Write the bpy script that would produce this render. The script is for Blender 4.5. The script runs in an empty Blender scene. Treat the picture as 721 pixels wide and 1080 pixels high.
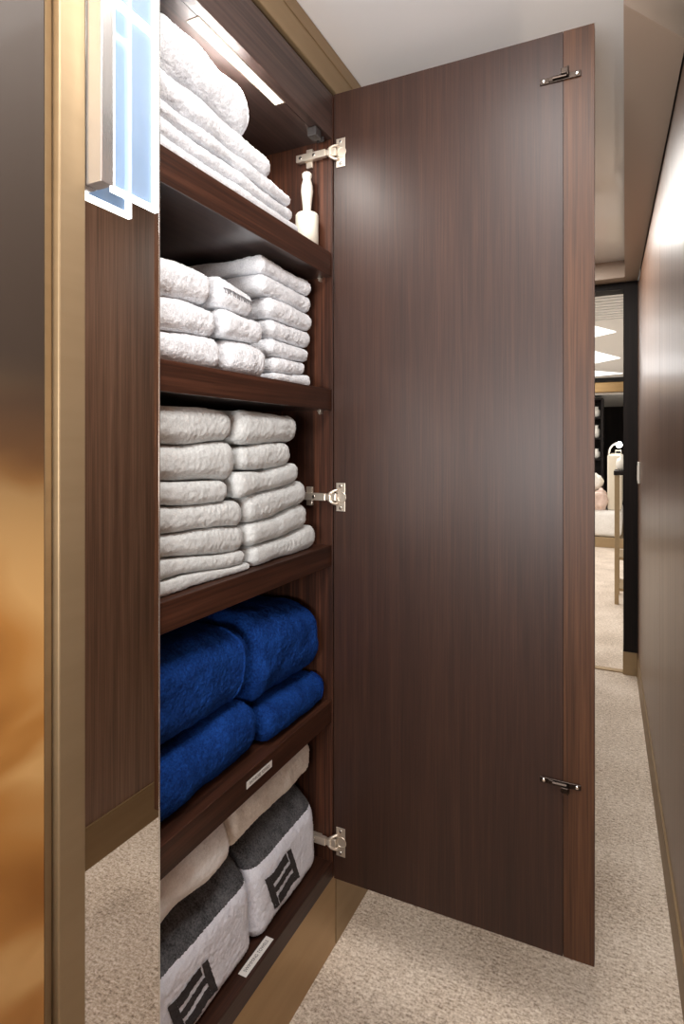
import bpy, bmesh, math, random
import numpy as np
from mathutils import Vector, Matrix
from mathutils.bvhtree import BVHTree

random.seed(7)
RNG = np.random.default_rng(11)
C = bpy.context.scene.collection
PI = math.pi

# ------------------------------------------------------------------ camera geometry (721 x 1080 frame)
F_PX, CX, HY, CAM_Z = 620.0, 360.5, 468.0, 1.187
YAW = math.radians(26.05)
CS, SN = math.cos(YAW), math.sin(YAW)

def on(X, px, py):
    """Y and Z of the point of the vertical plane x = X that is measured at (px, py) of the photograph."""
    a = (px - CX) / F_PX
    dx, dy = a * CS - SN, a * SN + CS
    t = X / dx
    return t * dy, CAM_Z + (HY - py) * t / F_PX

# ------------------------------------------------------------------ materials
def srgb(r, g, b):
    def f(c):
        c /= 255.0
        return c / 12.92 if c <= 0.04045 else ((c + 0.055) / 1.055) ** 2.4
    return (f(r), f(g), f(b), 1.0)

def newmat(name):
    m = bpy.data.materials.new(name)
    m.use_nodes = True
    nt = m.node_tree
    b = nt.nodes['Principled BSDF']
    return m, nt, b

def plain(name, col, rough=0.5, metal=0.0, coat=0.0, spec=0.5, emit=None, estr=0.0):
    m, nt, b = newmat(name)
    b.inputs['Base Color'].default_value = col
    b.inputs['Roughness'].default_value = rough
    b.inputs['Metallic'].default_value = metal
    b.inputs['Coat Weight'].default_value = coat
    b.inputs['Specular IOR Level'].default_value = spec
    if emit:
        b.inputs['Emission Color'].default_value = emit
        b.inputs['Emission Strength'].default_value = estr
    return m

def node(nt, typ, **kw):
    n = nt.nodes.new(typ)
    for k, v in kw.items():
        setattr(n, k, v)
    return n

def coords(nt, scale):
    tc = node(nt, 'ShaderNodeTexCoord')
    mp = node(nt, 'ShaderNodeMapping')
    mp.inputs['Scale'].default_value = scale
    nt.links.new(tc.outputs['Object'], mp.inputs['Vector'])
    return mp.outputs['Vector']

def ramp(nt, fac, stops):
    r = node(nt, 'ShaderNodeValToRGB')
    el = r.color_ramp.elements
    while len(el) < len(stops):
        el.new(0.5)
    for e, (p, c) in zip(el, stops):
        e.position = p
        e.color = c
    nt.links.new(fac, r.inputs['Fac'])
    return r.outputs['Color']

def noise(nt, vec, scale, detail=3.0, rough=0.55, dist=0.0):
    n = node(nt, 'ShaderNodeTexNoise')
    n.inputs['Scale'].default_value = scale
    n.inputs['Detail'].default_value = detail
    n.inputs['Roughness'].default_value = rough
    n.inputs['Distortion'].default_value = dist
    nt.links.new(vec, n.inputs['Vector'])
    return n.outputs['Fac']

def wood(name, dark, mid, light, rough=0.35, grain='Z', coat=0.0, fine=1.0, bump=0.25, coat_rough=0.1, spec=0.5):
    """Straight-grained dark oak veneer; the grain runs along one axis."""
    m, nt, b = newmat(name)
    k = {'X': (0.018, 1, 1), 'Y': (1, 0.018, 1), 'Z': (1, 1, 0.018)}[grain]
    v1 = coords(nt, tuple(55 * fine * s for s in k))
    v2 = coords(nt, tuple(260 * fine * s for s in k))
    k3 = {'X': (0.12, 1, 1), 'Y': (1, 0.12, 1), 'Z': (1, 1, 0.12)}[grain]
    v3 = coords(nt, tuple(9 * s for s in k3))
    n1 = noise(nt, v1, 1.0, 4.0, 0.6, 0.4)
    n2 = noise(nt, v2, 1.0, 2.0, 0.5)
    n3 = noise(nt, v3, 1.0, 2.0, 0.5, 0.6)
    a = node(nt, 'ShaderNodeMath', operation='MULTIPLY_ADD')
    nt.links.new(n1, a.inputs[0]); a.inputs[1].default_value = 0.45
    b2 = node(nt, 'ShaderNodeMath', operation='MULTIPLY_ADD')
    nt.links.new(n2, b2.inputs[0]); b2.inputs[1].default_value = 0.40
    c2 = node(nt, 'ShaderNodeMath', operation='MULTIPLY')
    nt.links.new(n3, c2.inputs[0]); c2.inputs[1].default_value = 0.15
    nt.links.new(c2.outputs[0], b2.inputs[2])
    nt.links.new(b2.outputs[0], a.inputs[2])
    col = ramp(nt, a.outputs[0], [(0.36, dark), (0.5, mid), (0.66, light)])
    nt.links.new(col, b.inputs['Base Color'])
    b.inputs['Roughness'].default_value = rough
    b.inputs['Specular IOR Level'].default_value = spec
    b.inputs['Coat Weight'].default_value = coat
    b.inputs['Coat Roughness'].default_value = coat_rough
    bp = node(nt, 'ShaderNodeBump')
    bp.inputs['Strength'].default_value = bump
    bp.inputs['Distance'].default_value = 0.0006
    nt.links.new(a.outputs[0], bp.inputs['Height'])
    nt.links.new(bp.outputs['Normal'], b.inputs['Normal'])
    return m

def terry(name, dark, light, scale=420.0, bump=0.9, sheen=0.35, dist=0.0025):
    m, nt, b = newmat(name)
    v = coords(nt, (1, 1, 1))
    n1 = noise(nt, v, scale, 2.0, 0.6)
    n2 = noise(nt, v, scale * 0.12, 3.0, 0.6)
    mx = node(nt, 'ShaderNodeMath', operation='MULTIPLY_ADD')
    nt.links.new(n1, mx.inputs[0]); mx.inputs[1].default_value = 0.6
    h = node(nt, 'ShaderNodeMath', operation='MULTIPLY')
    nt.links.new(n2, h.inputs[0]); h.inputs[1].default_value = 0.4
    nt.links.new(h.outputs[0], mx.inputs[2])
    col = ramp(nt, mx.outputs[0], [(0.32, dark), (0.62, light)])
    nt.links.new(col, b.inputs['Base Color'])
    b.inputs['Roughness'].default_value = 0.95
    b.inputs['Specular IOR Level'].default_value = 0.1
    b.inputs['Sheen Weight'].default_value = sheen
    b.inputs['Sheen Roughness'].default_value = 0.5
    b.inputs['Sheen Tint'].default_value = light
    bp = node(nt, 'ShaderNodeBump')
    bp.inputs['Strength'].default_value = bump
    bp.inputs['Distance'].default_value = dist
    nt.links.new(mx.outputs[0], bp.inputs['Height'])
    nt.links.new(bp.outputs['Normal'], b.inputs['Normal'])
    return m

def brushed(name, col, col2, rough=0.32, metal=1.0, axis=(3, 3, 220)):
    m, nt, b = newmat(name)
    n1 = noise(nt, coords(nt, axis), 1.0, 2.0)
    c = ramp(nt, n1, [(0.35, col), (0.65, col2)])
    nt.links.new(c, b.inputs['Base Color'])
    b.inputs['Roughness'].default_value = rough
    b.inputs['Metallic'].default_value = metal
    return m

M = {}
M['door_wood'] = wood('dark oak veneer', srgb(43, 26, 19), srgb(54, 33, 25), srgb(67, 43, 32), 0.42, 'Z', fine=1.5, spec=0.42)
M['strip_wood'] = wood('red oak edge veneer', srgb(54, 33, 21), srgb(76, 48, 31), srgb(100, 66, 44), 0.46, 'Z', fine=1.1, bump=0.5, spec=0.35)
M['side_wood'] = wood('reddish oak veneer', srgb(30, 16, 10), srgb(58, 32, 21), srgb(94, 56, 38), 0.5, 'Z', fine=0.9, bump=0.4, spec=0.3)
M['shelf_wood'] = wood('dark oak shelf veneer', srgb(38, 21, 14), srgb(58, 33, 22), srgb(80, 48, 34), 0.42, 'Y', bump=0.2, spec=0.35)
M['under_wood'] = wood('dark lacquered shelf underside', srgb(44, 32, 28), srgb(60, 45, 40), srgb(76, 58, 52), 0.34, 'Y', bump=0.1, coat=1.0, coat_rough=0.22, spec=0.8)
M['top_wood'] = wood('grey brown oak veneer', srgb(40, 29, 26), srgb(62, 46, 41), srgb(86, 66, 59), 0.40, 'Y', fine=0.7, bump=0.2)
M['wall_wood'] = wood('lacquered oak wall veneer', srgb(92, 66, 50), srgb(114, 84, 65), srgb(136, 103, 82), 0.40, 'Z', coat=0.18, coat_rough=0.24, fine=0.8, bump=0.25)
M['black_wood'] = wood('black stained oak', srgb(20, 16, 14), srgb(27, 21, 19), srgb(36, 29, 26), 0.6, 'Z', bump=0.2, spec=0.2)
M['gold'] = brushed('satin bronze metal', srgb(160, 138, 106), srgb(164, 142, 110), 0.46, 0.6, (3, 3, 40))
M['gold_soft'] = brushed('dull bronze metal', srgb(160, 136, 102), srgb(166, 142, 108), 0.48, 0.55, (3, 3, 40))
M['plinth'] = brushed('satin bronze plinth', srgb(168, 138, 96), srgb(174, 144, 102), 0.28, 0.85, (3, 3, 40))
M['chrome'] = plain('polished chrome', srgb(222, 220, 217), 0.16, 0.8)
M['nickel'] = plain('nickel plated steel', srgb(228, 216, 200), 0.32, 0.75)
M['screw'] = plain('bright steel screw', srgb(235, 230, 222), 0.2, 1.0)
M['catch_metal'] = plain('dark bronze catch', srgb(58, 50, 45), 0.3, 1.0)
M['dark_plastic'] = plain('dark grey plastic', srgb(52, 48, 47), 0.35)
M['mirror'] = plain('silvered mirror', srgb(232, 228, 224), 0.0, 1.0)
M['mirror_edge'] = plain('polished mirror edge', srgb(240, 240, 236), 0.12, 0.9)
M['ceiling'] = plain('white gloss lacquer ceiling', srgb(242, 241, 240), 0.22, 0.0, coat=0.5, spec=0.6)
M['soffit'] = plain('beige lacquer', srgb(186, 166, 148), 0.38)
M['white_paint'] = plain('white paint', srgb(242, 241, 238), 0.5)
M['black'] = plain('black shadow gap', srgb(14, 12, 11), 0.6)
M['white_plastic'] = plain('off white plastic', srgb(226, 220, 208), 0.35)
M['paper'] = plain('white adhesive paper', srgb(226, 222, 216), 0.5)
M['roller_cream'] = plain('cream plastic', srgb(228, 222, 206), 0.4)
M['white_band'] = terry('white woven towel band', srgb(214, 215, 224), srgb(236, 237, 244), 500, 0.35, 0.15, 0.001)
M['white_terry'] = terry('white terry', srgb(206, 209, 214), srgb(246, 248, 251), scale=380.0, bump=0.9, sheen=0.4, dist=0.003)
M['grey_white_terry'] = terry('off white fleece', srgb(184, 186, 185), srgb(208, 210, 208), 360, 0.5, 0.3)
M['soft_white_terry'] = terry('soft white fleece', srgb(232, 229, 224), srgb(250, 248, 245), 340, 0.5, 0.3)
M['cream_terry'] = terry('cream fleece', srgb(228, 220, 208), srgb(248, 242, 233), 300, 0.5, 0.3)
M['blue_plush'] = terry('royal blue plush', srgb(8, 28, 76), srgb(24, 66, 138), 260, 1.0, 0.35)
M['navy_plush'] = terry('deep blue plush', srgb(5, 24, 70), srgb(14, 50, 118), 260, 0.9, 0.35)
M['charcoal_terry'] = terry('charcoal terry', srgb(44, 44, 46), srgb(104, 104, 106), 300, 1.0, 0.25)
M['emblem'] = terry('charcoal woven emblem', srgb(50, 47, 48), srgb(72, 68, 68), 500, 0.3, 0.1, 0.001)
M['ink'] = plain('black ink', srgb(52, 46, 44), 0.6)
M['stitch'] = plain('grey stitching', srgb(140, 140, 144), 0.8)
M['led'] = plain('warm white light diffuser', (1, 1, 1, 1), 0.4, emit=(1.0, 0.93, 0.82, 1), estr=7.0)
M['led_aluminium'] = plain('brushed aluminium channel', srgb(205, 190, 172), 0.4, 0.4)
M['edge_glow'] = plain('edge lit acrylic', (1, 1, 1, 1), 0.3, emit=(0.90, 0.96, 1.0, 1), estr=3.0)
M['spot_glow'] = plain('reading light lens', (1, 1, 1, 1), 0.3, emit=(1.0, 0.95, 0.85, 1), estr=25.0)
M['panel_glow'] = plain('white light panel', (1, 1, 1, 1), 0.4, emit=(1.0, 0.98, 0.95, 1), estr=1.6)  # glows in place of light thrown on the far ceiling
M['cream_uphol'] = plain('cream leather', srgb(216, 206, 186), 0.5)
M['pink_linen'] = terry('pale pink linen', srgb(214, 186, 172), srgb(236, 214, 202), 120, 0.4, 0.2)
M['white_linen'] = terry('white linen', srgb(226, 222, 214), srgb(246, 243, 238), 120, 0.3, 0.2)

def acrylic():
    m, nt, b = newmat('pale blue acrylic')
    b.inputs['Base Color'].default_value = srgb(168, 190, 214)
    b.inputs['Roughness'].default_value = 0.08
    b.inputs['Emission Color'].default_value = srgb(150, 180, 215)
    b.inputs['Emission Strength'].default_value = 0.10
    tr = node(nt, 'ShaderNodeBsdfTransparent')
    tr.inputs['Color'].default_value = (0.80, 0.90, 1.0, 1)
    mx = node(nt, 'ShaderNodeMixShader')
    mx.inputs['Fac'].default_value = 0.5
    nt.links.new(tr.outputs[0], mx.inputs[1])
    nt.links.new(b.outputs[0], mx.inputs[2])
    nt.links.new(mx.outputs[0], nt.nodes['Material Output'].inputs['Surface'])
    return m
M['acrylic'] = acrylic()

def carpet():
    m, nt, b = newmat('beige cut pile carpet')
    v = coords(nt, (1, 1, 1))
    n1 = noise(nt, v, 170.0, 3.0, 0.72)
    n2 = noise(nt, v, 5.0, 3.0, 0.5)
    n3 = noise(nt, coords(nt, (60, 140, 60)), 1.0, 3.0, 0.6)
    a = node(nt, 'ShaderNodeMath', operation='MULTIPLY_ADD')
    nt.links.new(n1, a.inputs[0]); a.inputs[1].default_value = 0.5
    a2 = node(nt, 'ShaderNodeMath', operation='MULTIPLY_ADD')
    nt.links.new(n3, a2.inputs[0]); a2.inputs[1].default_value = 0.35
    a3 = node(nt, 'ShaderNodeMath', operation='MULTIPLY')
    nt.links.new(n2, a3.inputs[0]); a3.inputs[1].default_value = 0.15
    nt.links.new(a3.outputs[0], a2.inputs[2]); nt.links.new(a2.outputs[0], a.inputs[2])
    col = ramp(nt, a.outputs[0], [(0.36, srgb(124, 104, 86)), (0.49, srgb(208, 190, 170)), (0.62, srgb(246, 234, 220))])
    nt.links.new(col, b.inputs['Base Color'])
    b.inputs['Roughness'].default_value = 1.0
    b.inputs['Specular IOR Level'].default_value = 0.05
    b.inputs['Sheen Weight'].default_value = 0.2
    bp = node(nt, 'ShaderNodeBump')
    bp.inputs['Strength'].default_value = 1.0
    bp.inputs['Distance'].default_value = 0.006
    nt.links.new(a.outputs[0], bp.inputs['Height'])
    nt.links.new(bp.outputs['Normal'], b.inputs['Normal'])
    return m
M['carpet'] = carpet()

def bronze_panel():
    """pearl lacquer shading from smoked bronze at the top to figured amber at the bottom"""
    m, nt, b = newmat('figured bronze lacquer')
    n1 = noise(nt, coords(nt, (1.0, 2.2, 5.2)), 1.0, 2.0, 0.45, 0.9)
    amber = ramp(nt, n1, [(0.40, srgb(158, 104, 46)), (0.50, srgb(190, 134, 68)), (0.60, srgb(222, 176, 112))])  # wavy amber bands painted in as reflections
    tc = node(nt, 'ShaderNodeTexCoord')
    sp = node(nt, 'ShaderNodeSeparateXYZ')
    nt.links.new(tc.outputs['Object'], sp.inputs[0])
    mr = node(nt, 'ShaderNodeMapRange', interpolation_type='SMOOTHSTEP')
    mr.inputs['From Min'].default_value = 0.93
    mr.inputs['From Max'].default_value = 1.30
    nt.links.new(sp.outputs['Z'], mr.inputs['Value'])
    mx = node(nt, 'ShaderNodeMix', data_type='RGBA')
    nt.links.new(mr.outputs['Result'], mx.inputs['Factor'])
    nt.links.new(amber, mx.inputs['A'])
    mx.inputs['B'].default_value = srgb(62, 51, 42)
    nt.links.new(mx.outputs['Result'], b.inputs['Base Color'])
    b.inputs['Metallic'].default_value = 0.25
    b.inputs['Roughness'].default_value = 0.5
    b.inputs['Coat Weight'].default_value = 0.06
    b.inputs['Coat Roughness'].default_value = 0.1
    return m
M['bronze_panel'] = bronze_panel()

# ------------------------------------------------------------------ mesh helpers
class MB:
    """collects shapes, then links them as ONE mesh object"""
    def __init__(self):
        self.bm = bmesh.new()
    def _mark(self, verts, mi, mat=None):
        fs = set()
        for v in verts:
            if mat is not None:
                v.co = mat @ v.co
            for f in v.link_faces:
                fs.add(f)
        for f in fs:
            f.material_index = mi
        return self
    def box(self, lo, hi, bevel=0.0, mi=0, mat=None, seg=2):
        lo, hi = Vector(lo), Vector(hi)
        lo, hi = Vector(map(min, lo, hi)), Vector(map(max, lo, hi))
        r = bmesh.ops.create_cube(self.bm, size=1.0)
        vs = r['verts']
        c, s = (lo + hi) / 2, hi - lo
        for v in vs:
            v.co = Vector((c[i] + v.co[i] * s[i] for i in range(3)))
        if bevel > 0:
            es = list({e for v in vs for e in v.link_edges})
            rb = bmesh.ops.bevel(self.bm, geom=es, offset=min(bevel, 0.45 * min(s)), segments=seg, affect='EDGES', profile=0.5)
            vs = list({v for f in rb['faces'] for v in f.verts} | {v for v in vs if v.is_valid})
        return self._mark(vs, mi, mat)
    def cyl(self, p, q, r0, r1=None, n=20, mi=0):
        p, q = Vector(p), Vector(q)
        r1 = r0 if r1 is None else r1
        d = q - p
        r = bmesh.ops.create_cone(self.bm, cap_ends=True, segments=n, radius1=r0, radius2=r1, depth=d.length)
        mt = Matrix.Translation((p + q) / 2) @ d.to_track_quat('Z', 'Y').to_matrix().to_4x4()
        return self._mark(r['verts'], mi, mt)
    def lathe(self, base, axis, prof, n=28, mi=0):
        """prof: (radius, distance along the axis)"""
        base, ax = Vector(base), Vector(axis).normalized()
        q = ax.to_track_quat('Z', 'Y').to_matrix()
        rings = []
        for r, h in prof:
            ring = []
            for k in range(n):
                a = 2 * PI * k / n
                ring.append(self.bm.verts.new(base + q @ Vector((r * math.cos(a), r * math.sin(a), h))))
            rings.append(ring)
        for a, b in zip(rings, rings[1:]):
            for k in range(n):
                f = self.bm.faces.new((a[k], a[(k + 1) % n], b[(k + 1) % n], b[k]))
                f.material_index = mi
                f.smooth = True
        for ring, flip in ((rings[0], True), (rings[-1], False)):
            f = self.bm.faces.new(ring[::-1] if flip else ring)
            f.material_index = mi
        return self
    def prism(self, pts, vec, mi=0):
        vec = Vector(vec)
        a = [self.bm.verts.new(Vector(p)) for p in pts]
        b = [self.bm.verts.new(Vector(p) + vec) for p in pts]
        fs = [self.bm.faces.new(a), self.bm.faces.new(b[::-1])]
        n = len(a)
        for k in range(n):
            fs.append(self.bm.faces.new((a[k], b[k], b[(k + 1) % n], a[(k + 1) % n])))
        for f in fs:
            f.material_index = mi
        return self
    def tube(self, pts, r, n=10, mi=0):
        pts = [Vector(p) for p in pts]
        rings = []
        for i, p in enumerate(pts):
            d = (pts[min(i + 1, len(pts) - 1)] - pts[max(i - 1, 0)]).normalized()
            q = d.to_track_quat('Z', 'Y').to_matrix()
            rr = r[i] if isinstance(r, (list, tuple)) else r
            rings.append([self.bm.verts.new(p + q @ Vector((rr * math.cos(2 * PI * k / n), rr * math.sin(2 * PI * k / n), 0))) for k in range(n)])
        for a, b in zip(rings, rings[1:]):
            # align ring starts to avoid twist
            off = min(range(n), key=lambda o: sum((a[k].co - b[(k + o) % n].co).length for k in range(n)))
            b[:] = b[off:] + b[:off]
            for k in range(n):
                f = self.bm.faces.new((a[k], a[(k + 1) % n], b[(k + 1) % n], b[k]))
                f.smooth = True
                f.material_index = mi
        for ring in (rings[0][::-1], rings[-1]):
            self.bm.faces.new(ring).material_index = mi
        return self
    def build(self, name, mats, parent=None, smooth=False, under=None):
        bmesh.ops.recalc_face_normals(self.bm, faces=self.bm.faces)
        if under is not None:
            self.bm.normal_update()
            for f in self.bm.faces:
                if f.normal.z < -0.9:
                    f.material_index = under
        me = bpy.data.meshes.new(name)
        self.bm.to_mesh(me)
        self.bm.free()
        for m in (mats if isinstance(mats, (list, tuple)) else [mats]):
            me.materials.append(m)
        if smooth:
            for p in me.polygons:
                p.use_smooth = True
        o = bpy.data.objects.new(name, me)
        C.objects.link(o)
        if parent:
            o.parent = parent
            o.matrix_parent_inverse = parent_world(parent).inverted()
        return o

def parent_world(o):
    m = Matrix.LocRotScale(o.location, o.rotation_euler, o.scale)
    if o.parent:
        m = parent_world(o.parent) @ o.matrix_parent_inverse @ m
    return m

def empty(name, loc, label, cat, group=None):
    o = bpy.data.objects.new(name, None)
    o.empty_display_size = 0.05
    C.objects.link(o)
    o.location = loc
    o['label'] = label
    o['category'] = cat
    if group:
        o['group'] = group
    return o

def tag(o, label, cat, group=None):
    o['label'] = label
    o['category'] = cat
    if group:
        o['group'] = group
    return o

def struct(o):
    o['kind'] = 'structure'
    return o

def text_mesh(name, body, size, origin, xdir, ydir, mat, parent, width=None):
    """lettering as real flat mesh"""
    cu = bpy.data.curves.new(name, 'FONT')
    cu.body = body
    cu.size = size
    cu.align_x = 'CENTER'
    cu.align_y = 'CENTER'
    ob = bpy.data.objects.new(name, cu)
    C.objects.link(ob)
    bpy.context.view_layer.update()
    me = bpy.data.meshes.new_from_object(ob.evaluated_get(bpy.context.evaluated_depsgraph_get()))
    C.objects.unlink(ob)
    bpy.data.objects.remove(ob)
    xd, yd = Vector(xdir).normalized(), Vector(ydir).normalized()
    zd = xd.cross(yd)
    mt = Matrix.Translation(Vector(origin)) @ Matrix((xd, yd, zd)).transposed().to_4x4()
    if width:
        w = max(v.co.x for v in me.vertices) - min(v.co.x for v in me.vertices)
        me.transform(Matrix.Diagonal((width / w, 1, 1, 1)))
    me.transform(mt)
    me.materials.clear()
    me.materials.append(mat)
    me.name = name
    o = bpy.data.objects.new(name, me)
    C.objects.link(o)
    o.parent = parent
    o.matrix_parent_inverse = parent_world(parent).inverted()
    return o

# ------------------------------------------------------------------ smooth value noise for the cloth
_LAT = RNG.uniform(-1, 1, (32, 32, 32))
def vnoise(p, freq, seed=0.0):
    q = p * freq + np.array([seed * 3.17, seed * 1.73, seed * 7.31])
    i = np.floor(q).astype(int)
    f = q - i
    f = f * f * (3 - 2 * f)
    out = 0
    for a in (0, 1):
        for b in (0, 1):
            for c in (0, 1):
                w = (f[:, 0] if a else 1 - f[:, 0]) * (f[:, 1] if b else 1 - f[:, 1]) * (f[:, 2] if c else 1 - f[:, 2])
                out = out + w * _LAT[(i[:, 0] + a) % 32, (i[:, 1] + b) % 32, (i[:, 2] + c) % 32]
    return out

_tseed = [0]
def towel(name, y0, y1, zb0, zb1, zt0, zt1, xf, depth, mat, parent=None, round_=0.48, end_round=0.8, lump=0.004,
          pile=0.0011, step=0.0032, band_w=None, band_mat=None, lean=None, clamp=True, wb=None, wt=None):
    """A folded towel: the rounded fold faces +X, the length runs along Y. zb / zt are the heights of its
    underside and its top at both ends; lean(w) sets the fold back with height."""
    _tseed[0] += 1
    sd = _tseed[0] * 1.37
    L, D = (y1 - y0) / 2, depth / 2
    T = ((zt0 - zb0) + (zt1 - zb1)) / 4
    r = 2 * T * round_
    re = min(r * end_round, L * 0.8)
    ny = max(8, int((2 * L) / step))
    nz = max(8, int((2 * T) / step))
    xs = np.concatenate([np.linspace(-D, D - 0.11, 8)[:-1], np.linspace(D - 0.11, D - 0.05, 10)[:-1], np.linspace(D - 0.05, D, max(8, int(0.05 / step)))])
    ys = np.linspace(-L, L, ny)
    zs = np.linspace(-T, T, nz)
    idx, pts, faces = {}, [], []
    nx = len(xs)
    def vid(i, j, k):
        key = (i, j, k)
        if key not in idx:
            idx[key] = len(pts)
            pts.append((xs[i], ys[j], zs[k]))
        return idx[key]
    for i in range(nx - 1):
        for j in range(ny - 1):
            faces.append((vid(i, j, 0), vid(i, j + 1, 0), vid(i + 1, j + 1, 0), vid(i + 1, j, 0)))
            faces.append((vid(i, j, nz - 1), vid(i + 1, j, nz - 1), vid(i + 1, j + 1, nz - 1), vid(i, j + 1, nz - 1)))
    for i in range(nx - 1):
        for k in range(nz - 1):
            faces.append((vid(i, 0, k), vid(i + 1, 0, k), vid(i + 1, 0, k + 1), vid(i, 0, k + 1)))
            faces.append((vid(i, ny - 1, k), vid(i, ny - 1, k + 1), vid(i + 1, ny - 1, k + 1), vid(i + 1, ny - 1, k)))
    for j in range(ny - 1):
        for k in range(nz - 1):
            faces.append((vid(0, j, k), vid(0, j, k + 1), vid(0, j + 1, k + 1), vid(0, j + 1, k)))
            faces.append((vid(nx - 1, j, k), vid(nx - 1, j + 1, k), vid(nx - 1, j + 1, k + 1), vid(nx - 1, j, k + 1)))
    P = np.array(pts)
    h = np.array([D, L, T])
    rad = np.array([r, re, r])
    core = np.clip(P, -(h - rad), h - rad)
    d = (P - core) / rad
    ln = np.linalg.norm(d, axis=1, keepdims=True)
    n = d / np.maximum(ln, 1e-9)
    Q = core + n * rad
    nn = n / rad
    nn = nn / np.maximum(np.linalg.norm(nn, axis=1, keepdims=True), 1e-9)
    W = Q.copy()
    lo = vnoise(W, 16.0, sd)
    lo2 = vnoise(W, 42.0, sd + 5)
    hi = RNG.uniform(-1, 1, len(W))
    W += nn * (lo * lump + lo2 * lump * 0.28 + hi * pile)[:, None]
    u = np.clip((Q[:, 1] + L) / (2 * L), 0, 1)
    w = (W[:, 2] + T) / (2 * T)
    zb, zt = zb0 + (zb1 - zb0) * u, zt0 + (zt1 - zt0) * u
    yw = np.clip(W[:, 1], -L, L) + (y0 + y1) / 2
    if wb is not None:
        zb = zb + wb(yw)
    if wt is not None:
        zt = zt + wt(yw)
    if clamp:
        w = np.clip(w, 0.0, 1.0)
    Z = zb + (zt - zb) * w
    X = W[:, 0] + xf - D
    if lean is not None:
        X = X - lean(np.clip(w, 0, 1)) * np.clip((Q[:, 0] + D) / (2 * D), 0, 1)
    V = np.stack([X, np.clip(W[:, 1], -L, L) + (y0 + y1) / 2, Z], axis=1)
    wq = (Q[:, 2] + T) / (2 * T)
    me = bpy.data.meshes.new(name)
    me.from_pydata(V.tolist(), [], faces)
    me.materials.append(mat)
    if band_mat is not None:
        me.materials.append(band_mat)
        fi = np.array(faces)
        cen = V[fi].mean(axis=1)
        mi = ((wq[fi].mean(axis=1) < band_w) & (cen[:, 0] > xf - 0.12)).astype(np.int32)
        me.polygons.foreach_set('material_index', mi)
    me.polygons.foreach_set('use_smooth', np.ones(len(faces), dtype=bool))
    bm = bmesh.new(); bm.from_mesh(me)
    bmesh.ops.recalc_face_normals(bm, faces=bm.faces)
    bm.to_mesh(me); bm.free()
    me.update()
    o = bpy.data.objects.new(name, me)
    C.objects.link(o)
    if parent:
        o.parent = parent
        o.matrix_parent_inverse = parent_world(parent).inverted()
    return o

# ------------------------------------------------------------------ main dimensions
XF = -0.6236            # plane of the cupboard front
YL, YR = 0.655, 1.2255  # inner faces of the cupboard's two sides
XB = -1.16              # back of the cupboard
CEIL = 2.105
SOF = 2.02
YD = 3.36               # doorway at the end of the corridor
def wall_x(y):
    return 0.153 - 0.0342 * y

# ------------------------------------------------------------------ the setting
struct(MB().box((-4.5, -1.6, -0.08), (2.5, 12.4, 0.0)).build('floor', M['carpet']))
struct(MB().box((-1.4, -1.6, CEIL), (0.4, YD + 0.12, CEIL + 0.06)).build('ceiling', M['ceiling']))
# lower beige soffit along the right wall, with a cross band before the doorway
b = MB()
pts = [(-0.010, 1.235, SOF), (wall_x(1.40), 1.40, SOF), (wall_x(YD), YD, SOF), (XF, YD, SOF), (XF, YD - 0.10, SOF), (-0.022, YD - 0.10, SOF)]
b.prism(pts, (0, 0, CEIL - SOF - 0.0005))
struct(b.build('trim_1', M['soffit']))
# right wall
b = MB()
Y0, Y1 = -1.6, YD
seam = 2.05
for ya, yb in ((Y0, seam - 0.0012), (seam + 0.0012, Y1)):
    xa, xb_ = wall_x(ya), wall_x(yb)
    b.prism([(xa, ya, 0), (xb_, yb, 0), (xb_ + 0.06, yb, 0), (xa + 0.06, ya, 0)], (0, 0, SOF - 0.022))
struct(b.build('wall_right', M['wall_wood']))
b = MB()
b.prism([(wall_x(Y0) + 0.012, Y0, 0), (wall_x(Y1) + 0.012, Y1, 0), (wall_x(Y1) + 0.07, Y1, 0), (wall_x(Y0) + 0.07, Y0, 0)], (0, 0, CEIL))
struct(b.build('trim_2', M['black']))
b = MB()
b.prism([(wall_x(Y0) - 0.006, Y0, 0), (wall_x(YD) - 0.006, YD, 0), (wall_x(YD), YD, 0), (wall_x(Y0), Y0, 0)], (0, 0, 0.118))
struct(b.build('baseboard_right', brushed('dark bronze metal', srgb(126, 102, 70), srgb(132, 108, 76), 0.5, 0.5, (3, 3, 40))))
# left wall beyond the cupboard, and before the bronze panel
struct(MB().box((XF - 0.05, 1.247, 0.175), (XF, YD, 2.010)).build('wall_left', M['door_wood']))
struct(MB().box((XF - 0.05, 1.247, 0.0), (XF - 0.001, YD, 0.172)).build('baseboard_left', M['gold_soft']))
# wall behind the panels on the left
struct(MB().box((XF - 0.09, -1.6, 0), (XF - 0.012, 0.632, CEIL)).build('wall_side', M['black_wood']))

# doorway at the end
jx = -0.0287
b = MB()
b.box((jx, YD - 0.005, 0.118), (wall_x(YD) + 0.05, YD + 0.11, SOF - 0.001))
b.box((XF - 0.05, YD - 0.005, 0.118), (-0.56, YD + 0.11, SOF - 0.001))
b.box((-0.56, YD - 0.005, 1.984), (jx, YD + 0.11, SOF - 0.001))
struct(b.build('wall_far', M['black_wood']))
b = MB()
b.box((jx - 0.002, YD - 0.009, 0), (wall_x(YD) - 0.001, YD + 0.112, 0.118))
b.box((XF + 0.001, YD - 0.009, 0), (-0.558, YD + 0.112, 0.118))
struct(b.build('baseboard_far', M['gold']))
struct(MB().box((-0.558, YD + 0.01, 0.0), (jx - 0.002, YD + 0.05, 0.006), 0.002).build('trim_3', M['gold_soft']))

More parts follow.
